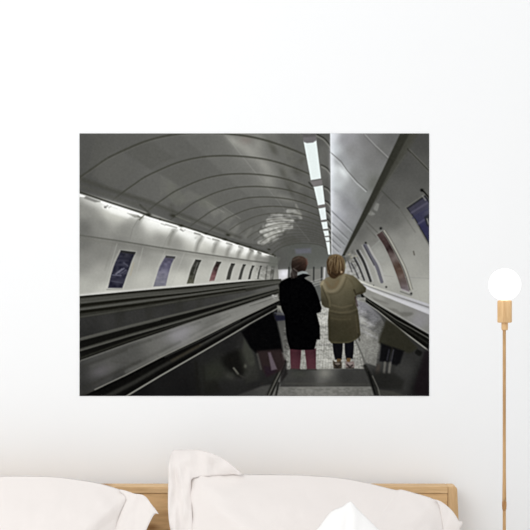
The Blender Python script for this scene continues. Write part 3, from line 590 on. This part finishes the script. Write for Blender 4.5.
khaki = [(320.6, 284), (322, 281), (326, 278), (330, 276.4), (342, 273.4), (347, 274), (353.2, 275.6), (357, 278.6), (361.6, 283.6), (366.2, 288), (365.6, 292), (362, 294), (357.6, 294.6), (355.4, 297), (356, 305), (358, 311), (359, 319), (360.6, 335.2), (357.4, 338.6), (354, 340.6), (349, 342.8), (338, 343.4), (331.4, 343.2), (328.4, 339.6), (327.8, 320), (329, 308.4), (324.6, 307.2), (321.6, 304.4), (320.8, 294)]
poly(khaki, field((323, 284, 136, 126, 98), (324, 292, 80, 74, 54), (323, 302, 54, 50, 35), (334, 282, 112, 98, 70), (345, 279, 120, 110, 82), (350, 284, 104, 96, 70), (357, 284, 92, 86, 62), (360, 289, 70, 66, 46), (364, 291.5, 48, 45, 30), (338, 292, 98, 92, 70), (348, 296, 82, 77, 56), (340, 302, 86, 80, 60), (333, 312, 66, 60, 42), (346, 312, 76, 69, 49), (354, 308, 58, 53, 37), (345, 325, 55, 51, 34), (333, 328, 50, 46, 31), (356, 328, 60, 54, 38), (345, 338, 53, 50, 33)), .8)
curve([(322, 283), (326, 289.4), (331, 291.4), (337, 289), (341, 283), (344.5, 275)], 3.6, (146, 133, 103), .6, 1.6, 2.6)
curve([(326.5, 282), (330, 287), (334.5, 287), (338, 281)], 2.4, (112, 92, 62), .7, 1.3); curve([(325, 293), (331, 294), (338, 292.6), (343, 287), (346, 279)], 1.2, (76, 68, 46), .55, .9)
line([(323, 282), (320.8, 286)], 1.6, (172, 158, 122), .6, .9)
curve([(346, 276.5), (351, 281), (354, 288), (352, 296)], 1.2, (82, 74, 50), .5, 1); curve([(321.6, 286), (326, 296), (328.6, 304)], 1.4, (60, 54, 36), .6, 1); curve([(324, 288), (329, 299), (330, 306)], 1.3, (128, 118, 88), .45, 1)
line([(362, 292.4), (356, 294.4), (354, 290)], 1.3, (44, 38, 26), .8, .8); line([(355.4, 297.4), (357.2, 306)], 1.4, (40, 22, 22), .7, .8)
curve([(329.6, 310.4), (340, 312.6), (350, 311.6), (357, 309)], 1.4, (98, 90, 66), .5, .9); curve([(329, 312.6), (340, 314.6), (351, 314), (357.6, 311)], 1.1, (50, 46, 32), .5, .9); curve([(332, 305), (342, 307.4), (352, 305)], 1.1, (112, 102, 76), .5, 1); curve([(331, 318), (340, 319.6), (350, 319)], 1.2, (88, 78, 54), .5, 1)
line([(329.6, 316), (330, 340)], 1.6, (48, 44, 28), .45, 1.2); line([(355.6, 316), (358, 336)], 1.4, (90, 80, 56), .4, 1); line([(358, 334), (359.4, 340)], 1.4, (36, 34, 26), .7, .9)
curve([(331, 342.2), (340, 342.6), (349, 342), (356, 339)], 1, (88, 82, 56), .6, .8)
hair = [(326.6, 262), (328.4, 257.4), (332, 254.8), (337, 254.2), (341.4, 256), (344.4, 260), (345, 267), (344.4, 272), (342, 274.6), (339, 276), (335, 278.6), (331.6, 278), (328.6, 275), (327, 270)]
blob(hair, field((331, 257, 112, 92, 62), (338, 256.6, 134, 112, 78), (329, 264, 66, 46, 26), (334, 263, 92, 70, 40), (340, 263, 124, 104, 72), (343, 266, 98, 82, 56), (331, 270, 58, 38, 20), (336, 271, 64, 44, 24), (341, 271, 74, 54, 32), (334, 276, 44, 30, 18)), .9)
for k in range(46):                     # strands falling from the crown
    a_ = RNG.uniform(-1, 1); x0 = 336.4+a_*5.2; x1 = 335.6+a_*8.6; y0 = 255+abs(a_)*2.6+RNG.uniform(0, 5); y1 = y0+RNG.uniform(5, 13)
    y1 = min(y1, 277-abs(a_)*4); d = RNG.uniform(0, 1)
    c = (150, 128, 92) if d > .6 and y0 < 262 else ((52, 34, 18) if d < .45 else (112, 88, 54))
    line(smooth([(x0, y0), (x0*.45+x1*.55, (y0+y1)/2), (x1-RNG.uniform(0, 1.4)*np.sign(a_), y1)], 3), .7, c, .6, .45, .5)
line([(332, 273), (336.5, 275.5), (340, 272.6)], 1.6, (40, 26, 14), .7, .8); line([(328.2, 259.6), (327.8, 266), (329.4, 272)], 1.2, (50, 34, 18), .7, .6)
glow(341.4, 272, 1, 1.1, 0, (206, 176, 138), .9); line([(344.6, 261), (345.6, 268)], .9, (128, 124, 84), .6)

# fine grain and the softness of an enlarged photograph
def soften(A, r):
    k = np.exp(-np.arange(-4, 5)**2/(2.0*r*r)); k /= k.sum()
    P = np.pad(A, ((4, 4), (0, 0), (0, 0)), 'edge'); A = sum(k[i]*P[i:i+A.shape[0]] for i in range(9))
    P = np.pad(A, ((0, 0), (4, 4), (0, 0)), 'edge'); return sum(k[i]*P[:, i:i+A.shape[1]] for i in range(9))
CV += soften(RNG.normal(0, 1, CV.shape[:2]+(1,)), 1.2)*4
CV = soften(CV, .62)
CV = CV+.55*(CV-soften(CV, 2.4))
ch = CV.max(2)-CV.min(2); t = np.clip((ch-8)/12, 0, 1); t = t*t*(3-2*t)
CV = np.clip(CV.mean(2, keepdims=True)+(CV-CV.mean(2, keepdims=True))*(1-.22*t)[..., None], 0, 255)

# ------------------------------------------------------------------ room
bm = bmesh.new(); box(bm, -2.6, 2.6, 0, .12, 0, 2.7)
o = obj('wall_back', bm, M_WALL, None, False); tag(o, 'plain white painted bedroom wall behind the bed', 'wall', kind='structure')
bm = bmesh.new(); box(bm, -2.6, 2.6, -4.6, .12, -.1, 0)
o = obj('floor', bm, M_FLOOR, None, False); tag(o, 'wooden bedroom floor under the bed', 'floor', kind='structure')

# ------------------------------------------------------------------ wall poster: one thin printed sheet
INK = .905
a = at(PX0, PY0); c = at(PX1, PY1)
yf = -.0012
gx, gz = np.meshgrid(np.linspace(a.x, c.x, NW), np.linspace(a.z, c.z, NH))
n = NW*NH
co = np.zeros((n+4, 3)); co[:n, 0] = gx.ravel(); co[:n, 1] = yf; co[:n, 2] = gz.ravel()
for k, (x, z) in enumerate(((a.x, a.z), (c.x, a.z), (c.x, c.z), (a.x, c.z))): co[n+k] = (x, -.0002, z)
idx = np.arange(n).reshape(NH, NW)
q = np.stack([idx[:-1, :-1], idx[1:, :-1], idx[1:, 1:], idx[:-1, 1:]], -1).reshape(-1, 4)
def rim(strip, b0, b1): return list(strip)+[b1, b0]
ng = [rim(idx[0, :], n, n+1), rim(idx[:, -1], n+1, n+2), rim(idx[-1, ::-1], n+2, n+3), rim(idx[::-1, 0], n+3, n), [n, n+3, n+2, n+1][::-1]]
loops = np.concatenate([q.ravel()]+[np.array(f) for f in ng]).astype(np.int32)
sizes = np.concatenate([np.full(len(q), 4)]+[[len(f)] for f in ng])
starts = np.concatenate([[0], np.cumsum(sizes)[:-1]]).astype(np.int32)
me = bpy.data.meshes.new('wall_poster')
me.vertices.add(n+4); me.vertices.foreach_set('co', co.ravel())
me.loops.add(len(loops)); me.loops.foreach_set('vertex_index', loops)
me.polygons.add(len(sizes)); me.polygons.foreach_set('loop_start', starts)
me.update(calc_edges=True); me.validate()
at_ = me.color_attributes.new('ink', 'FLOAT_COLOR', 'POINT')
v = CV.reshape(-1, 3)/255
v = np.where(v <= .04045, v/12.92, ((v+.055)/1.055)**2.4)*INK
rgba = np.ones((n+4, 4)); rgba[:n, :3] = v; rgba[n:, :3] = .04
at_.data.foreach_set('color', rgba.astype(np.float32).ravel())
m, N, L, b = mat('matte_poster_print', (.1, .1, .1), .8, 0.0)
ca = N.new('ShaderNodeVertexColor'); ca.layer_name = 'ink'
L.new(ca.outputs['Color'], b.inputs['Base Color'])
me.materials.append(m)
poster = bpy.data.objects.new('wall_poster', me); COL.objects.link(poster)
tag(poster, 'large grey photographic poster of two people riding a tunnel escalator, on the white wall', 'poster')

# ------------------------------------------------------------------ bed
HY0, HY1 = -.085, -.03          # headboard front and back
bedx = -0.241*0
xr = at(457.2, 500, HY0).x; xl = xr-1.52
xc = (xl+xr)/2
bed = empty('bed', (xc, -1.05, 0))
tag(bed, 'pale oak bed with framed plank headboard against the white wall', 'bed')
ztop = at(0, 483.5, HY1).z; zrail = at(0, 493.5, HY0).z
stile = at(457.2, 500, HY0).x-at(448, 500, HY0).x
bm = bmesh.new(); box(bm, xl+stile+.0003, xr-stile-.0003, HY0, HY1, zrail+.0002, ztop); obj('headboard_rail', bm, M_OAK, bed, False, .0014)
bm = bmesh.new(); box(bm, xl+stile+.0004, xr-stile-.0004, HY0+.002, HY1-.005, .32, zrail-.0003); obj('headboard_panel', bm, M_PANEL, bed, False, .0015)
for s, x0 in ((1, xr-stile), (-1, xl)):
    bm = bmesh.new(); box(bm, x0, x0+stile, HY0, HY1, 0, ztop)
    for vv in bm.verts:                                   # the outer face leans out towards the foot
        if (vv.co.x > x0+.01) == (s > 0) and vv.co.z < .1: vv.co.x += s*.045
    # round the outer top corner
    e = [e for e in bm.edges if all(abs(w.co.z-ztop) < 1e-5 and ((w.co.x > x0+.01) == (s > 0)) for w in e.verts)]
    bmesh.ops.bevel(bm, geom=e, offset=.0075, segments=5, profile=.5, affect='EDGES')
    obj('headboard_stile', bm, M_OAKV, bed, False, .0018)
bm = bmesh.new(); box(bm, xl+.03, xr-.03, -2.05, HY0-.01, .34, .587)
obj('mattress', bm, M_SHEET, bed, False, .05)
for s, x0 in ((1, xr-.035), (-1, xl)):
    bm = bmesh.new(); box(bm, x0, x0+.035, -2.06, HY0, .2, .335); obj('side_rail', bm, M_OAK, bed, False, .004)
bm = bmesh.new(); box(bm, xl, xr, -2.1, -2.06, .2, .335); obj('foot_rail', bm, M_OAK, bed, False, .004)
for x0 in (xl, xr-.06):
    bm = bmesh.new(); box(bm, x0, x0+.06, -2.1, -2.04, 0, .2); obj('leg', bm, M_OAKV, bed, False, .004)

# ------------------------------------------------------------------ pillows
def spline(pts, n=6):
    return smooth(list(pts)+[pts[0]], n)[:-1]

def cushion(outline, ctr, y_top, y_bot, v_top, v_bot, thick, power=2.4, rings=26, back=.35, folds=(), seed=0, puck=.006, soft_edge=1.1):
    """a stuffed case: rings shrink from the sewn edge to the middle, the stuffing swells between.
    folds: (u0,v0,u1,v1,width,height) soft creases; the whole leans from y_bot to y_top"""
    bm = bmesh.new()
    P = [Vector((p[0], p[1])) for p in outline]; C = Vector(ctr); n = len(P)
    def lean(v): 
        t = (v-v_top)/(v_bot-v_top); return y_top+(y_bot-y_top)*t
    def vert(p, d, s):
        y = lean(p.y)
        prof = (1-(1-d)**power)**soft_edge
        w = puck*noise.noise(Vector((p.x*.035+seed, p.y*.05, seed*3.1)))+.45*puck*noise.noise(Vector((p.x*.10+p.y*.05+seed, p.y*.09-p.x*.03, 4.7+seed)))
        if s < 0:
            h = -prof*thick + w*min(1, d*6)
            for (u0, v0, u1, v1, wd, hh) in folds:
                ax = Vector((u1-u0, v1-v0)); L2 = ax.length_squared; t = max(0, min(1, (p-Vector((u0, v0))).dot(ax)/L2))
                q = (p-Vector((u0, v0))-ax*t).length
                h -= hh*math.exp(-(q/wd)**2)*math.sin(math.pi*min(1, .15+.85*t) if t < .5 else math.pi*max(.15, 1-t*.85+.0))
        else: h = prof*thick*back
        return at(p.x, p.y, y)+Vector((0, h, 0))
    edge = [bm.verts.new(vert(p, 0, 1)) for p in P]
    for s in (-1, 1):
        prev = edge
        for k in range(1, rings):
            d = 1-(1-k/rings)**1.0
            d = (k/rings)**1.5
            ring = [bm.verts.new(vert(p.lerp(C, d), d, s)) for p in P]
            for i in range(n): bm.faces.new((prev[i], prev[(i+1) % n], ring[(i+1) % n], ring[i]))
            prev = ring
        cv = bm.verts.new(vert(C, 1, s))
        for i in range(n): bm.faces.new((prev[i], prev[(i+1) % n], cv))
    return bm

def flap(outer, inner, y_fn, thick=.004, cols=10, seed=0, wave=.006):
    """the flat border of a pillowcase: a thin double cloth between two edges with the same number of points"""
    bm = bmesh.new(); n = len(outer)
    sides = []
    for s in (-1, 1):
        rows = []
        for a, b_ in zip(outer, inner):
            r = []
            for k in range(cols+1):
                t = k/cols; p = Vector(a[:2]).lerp(Vector(b_[:2]), t)
                w = wave*noise.noise(Vector((p.x*.06+seed, p.y*.035, seed)))*(1-t*.6)+wave*.7*noise.noise(Vector((p.x*.16, p.y*.07, 2+seed)))
                e = thick*math.sqrt(max(0, 1-(2*t-1)**6))*.5+.0004
                r.append(bm.verts.new(at(p.x, p.y, y_fn(p.x, p.y))+Vector((0, w+s*e, 0))))
            rows.append(r)
        sides.append(rows)
        for i in range(n-1):
            for k in range(cols): bm.faces.new((rows[i][k], rows[i+1][k], rows[i+1][k+1], rows[i][k+1]))
    A, B = sides
    for i in range(n-1):
        bm.faces.new((A[i][0], A[i+1][0], B[i+1][0], B[i][0])); bm.faces.new((A[i][cols], A[i+1][cols], B[i+1][cols], B[i][cols]))
    for k in range(cols):
        bm.faces.new((A[0][k], A[0][k+1], B[0][k+1], B[0][k])); bm.faces.new((A[-1][k], A[-1][k+1], B[-1][k+1], B[-1][k]))
    return bm

def resample(pts, n):
    pts = [Vector(p) for p in pts]; L_ = [0]
    for a, b_ in zip(pts, pts[1:]): L_.append(L_[-1]+(b_-a).length)
    out = []
    for k in range(n):
        d = L_[-1]*k/(n-1); i = 0
        while i < len(L_)-2 and L_[i+1] < d: i += 1
        out.append(pts[i].lerp(pts[i+1], (d-L_[i])/max(1e-9, L_[i+1]-L_[i])))
    return out

VB = 690      # where the pillows stand on the mattress
# middle pillow
body = spline([(189, 500), (190, 482), (196, 475.5), (215, 474.6), (245, 474.6), (290, 474.8), (320, 476.2), (345, 478.6), (365, 482.4), (380, 486), (390, 488.6), (397, 490), (402, 489.6), (414, 492.8), (431, 498), (440, 503.6), (446, 520), (450, 560), (450, 640), (444, 684), (420, 690), (320, 692), (210, 690), (193, 684), (187, 640), (188, 560)], 8)
root = empty('pillow', at(318, 690, -.34))
def lean_mid(u, v): return -.155+(-.34+.155)*(v-474)/(VB-474)
bm = cushion(body, (318, 582), -.155, -.34, 474, VB, .105, folds=((192, 512, 250, 484, 4, .004), (410, 498, 436, 530, 4, .004), (196, 530, 232, 500, 5, .004), (405, 495, 380, 520, 6, -.004), (424, 502, 440, 535, 3, -.003), (205, 482, 262, 480, 3, -.003), (192, 490, 196, 540, 2.5, .003)), seed=1.3)
mid = obj('pillow_body', bm, M_LINEN, root)
ol = smooth([(189, 686), (181, 640), (174.5, 570), (171.5, 540), (168.6, 515), (168, 495), (168.4, 470), (170, 456), (172.6, 450.6), (178, 449.6), (195, 449.5), (206, 451.4), (216, 455), (224, 459), (231, 464), (238, 470), (243, 474.4)], 5)
il = smooth([(200, 684), (197, 640), (195, 560), (192, 510), (191, 482), (194, 478), (206, 476.6), (222, 475.4), (234, 474.8), (241.5, 475.2)], 5)
def y_left(u, v): 
    lift = max(0.0, 476-v)/26
    return lean_mid(u, v)+.004-.011*min(1, max(0, (u-172)/16))-.012*lift*math.sin(u*.09)-.02*max(0, (186-u)/20)*0.6
bm = flap(resample(ol, 70), resample(il, 70), y_left, .005, 18, .4, .016)
fl = obj('pillowcase_flange', bm, M_LINEN, root)
orr = smooth([(434, 499), (440, 501), (447, 505.8), (453, 511.6), (457, 517.6), (459.4, 521.8), (463.2, 521.2), (463, 524), (460, 529.5), (457, 545), (458, 580), (458, 640), (452, 684)], 5)
irr = smooth([(434.4, 499.8), (437, 502), (439.4, 507), (441, 516), (443, 528), (445, 550), (446, 580), (446, 640), (442, 682)], 5)
bm = flap(resample(orr, 60), resample(irr, 60), lambda u, v: lean_mid(u, v)-.006, .004, 10, 2.2, .008)
obj('pillowcase_flange', bm, M_LINEN, root)
tag(root, 'cream pillow with a raised border corner at the middle of the bed', 'pillow', 'cream pillows against the headboard')

# left pillow
VBL = 690
bodyl = spline([(-112, 500), (-100, 490), (-60, 482), (-20, 477.6), (10, 476.2), (40, 476.3), (55, 477), (70, 478.6), (90, 481.6), (105, 484.8), (118, 488.8), (127, 492), (130, 496), (127, 506), (121, 520), (116, 545), (118, 600), (120, 650), (112, 684), (90, 690), (0, 692), (-100, 690), (-116, 680), (-118, 600), (-114, 540)], 8)
root2 = empty('pillow', at(0, 690, -.36))
def lean_l(u, v): return -.165+(-.36+.165)*(v-474)/(VBL-474)
bm = cushion(bodyl, (2, 585), -.165, -.36, 474, VBL, .105, folds=((92, 500, 110, 520, 4, -.003), (98, 494, 118, 512, 3, .003), (70, 505, 108, 528, 6, .003)), seed=5.1)
obj('pillow_body', bm, M_LINEN, root2)
oa = [(120, 489.4), (126, 490.8), (133, 493.4), (140, 494.2), (143.5, 495), (146.5, 497.4), (151, 503.4), (155.6, 509.4), (158.8, 514.2)]
ob = [(158.8, 514.2), (155, 513.2), (152.4, 517.4), (149, 524), (146, 531), (141, 548), (138, 580), (138, 640), (130, 684)]
ia = smooth([(119, 491.4), (122, 493.4), (125, 496.4), (126.5, 500)], 6)
ib = smooth([(126.5, 500), (123, 508), (119.5, 516), (116, 526), (112, 545), (112, 580), (113, 640), (108, 682)], 6)
bm = flap(resample(oa, 40)[:-1]+resample(ob, 60), resample(ia, 40)[:-1]+resample(ib, 60), lambda u, v: lean_l(u, v)-.008, .004, 14, 7.7, .006)
obj('pillowcase_flange', bm, M_LINEN, root2)
tag(root2, 'cream pillow whose pointed border tip stands before bare oak headboard', 'pillow', 'cream pillows against the headboard')

# white cushion standing on its corner in front of the middle pillow
cu = spline([(350.6, 501.2), (353.4, 504), (357.8, 509), (368, 519), (378.2, 529.2), (404, 556), (437, 592), (433, 600), (395, 640), (356, 687), (349, 690), (342, 686), (300, 640), (264, 598), (263, 590), (292, 556), (316.6, 529.6), (322, 523), (325.6, 518), (330, 512.6), (334.6, 509.4), (339, 507.6), (343, 506), (347.4, 502.8)], 5)
root3 = empty('cushion', at(350, 690, -.56))
bm = cushion(cu, (350, 590), -.43, -.56, 501, 690, .055, folds=((350, 504, 345, 530, 3.2, -.005), (356, 510, 352, 540, 4, .004), (338, 508, 334, 540, 6, .004)), seed=9.0, puck=.003, soft_edge=.74)
obj('cushion_cover', bm, M_WHITE, root3)
tag(root3, 'bright white cushion with its corner up, in front of the middle cream pillow', 'cushion')

# ------------------------------------------------------------------ floor lamp
LY = -.3
lx = at(504.3, 300, LY).x
def lz(v): return at(0, v, LY).z
px = S*(D+LY)/D
lamp = empty('floor_lamp', (lx, LY, 0))
tag(lamp, 'slender wooden floor lamp with a white glass globe, right of the bed', 'floor lamp')
sx = at(504.7, 300, LY).x
bm = bmesh.new(); zc = lz(284.6); R = 16.0*px
prof = [(R*math.sin(t), zc+R*math.cos(t)) for t in [math.pi*k/32 for k in range(33)]]
prof[0] = (0, zc+R); prof[-1] = (0, zc-R)
obj('globe_shade', lathe(bm, prof, (sx, LY), 48), M_GLOBE, lamp)
sx = at(504.7, 300, LY).x
bm = bmesh.new(); r = 7.9*px
lathe(bm, [(r*.86, lz(300.4)), (r, lz(301.2)), (r, lz(321.8)), (r*.93, lz(322.6))], (sx, LY), 6, rot=math.radians(14))
obj('socket', bm, M_LAMPWOOD, lamp, False, .0008)
bm = bmesh.new(); lathe(bm, [(3.3*px, lz(322.4)), (3.3*px, lz(329.4)), (2.7*px, lz(330.2))], (sx, LY), 20); obj('collar', bm, M_LAMPWOOD, lamp, True, .0005)
bm = bmesh.new(); lathe(bm, [(1.65*px, lz(330)), (1.6*px, lz(420)), (1.65*px, lz(470)), (1.95*px, lz(496)), (2.05*px, lz(501))], (lx, LY), 20); obj('upper_stem', bm, M_STEM, lamp)
bm = bmesh.new(); lathe(bm, [(1.9*px, lz(500)), (2.25*px, lz(502.5)), (2.3*px, lz(506)), (2.0*px, lz(509)), (1.6*px, lz(510.6))], (lx, LY), 20); obj('joint', bm, M_JOINT, lamp)
bm = bmesh.new(); lathe(bm, [(1.62*px, lz(510.4)), (1.8*px, .5), (2*px, .022)], (lx, LY), 20); obj('lower_stem', bm, M_STEM, lamp)
bm = bmesh.new(); lathe(bm, [(.125, 0), (.128, .004), (.128, .018), (.12, .023), (.02, .026), (.006, .03)], (lx, LY), 48); obj('base', bm, M_LAMPWOOD, lamp)

# ------------------------------------------------------------------ light: even daylight, plus an unseen area light added up left to grade the wall
w = bpy.data.worlds.new('daylight'); scene.world = w; w.use_nodes = True
w.node_tree.nodes['Background'].inputs['Color'].default_value = (.985, .993, 1, 1)
w.node_tree.nodes['Background'].inputs['Strength'].default_value = .85
ld = bpy.data.lights.new('added_area_light', 'AREA'); ld.shape = 'RECTANGLE'; ld.size = 1.8; ld.size_y = 1.6; ld.energy = 28; ld.color = (1, .985, .955)
lo = bpy.data.objects.new('added_area_light', ld); COL.objects.link(lo)
lo.location = (-1.5, -2.9, 3.0)
lo.rotation_euler = (Vector((-.25, 0, 1.75))-lo.location).to_track_quat('-Z', 'Y').to_euler()

# ------------------------------------------------------------------ camera
cd = bpy.data.cameras.new('camera'); cam = bpy.data.objects.new('camera', cd); COL.objects.link(cam)
cam.location = (0, -D, CZ); cam.rotation_euler = (math.pi/2, 0, 0)
cd.sensor_width = 36; cd.lens = 36*D/(530*S); cd.clip_start = .05
scene.camera = cam
vs = scene.view_settings
vs.view_transform = 'Standard'; vs.look = 'None'; vs.gamma = 1; vs.exposure = .25; vs.use_curve_mapping = False
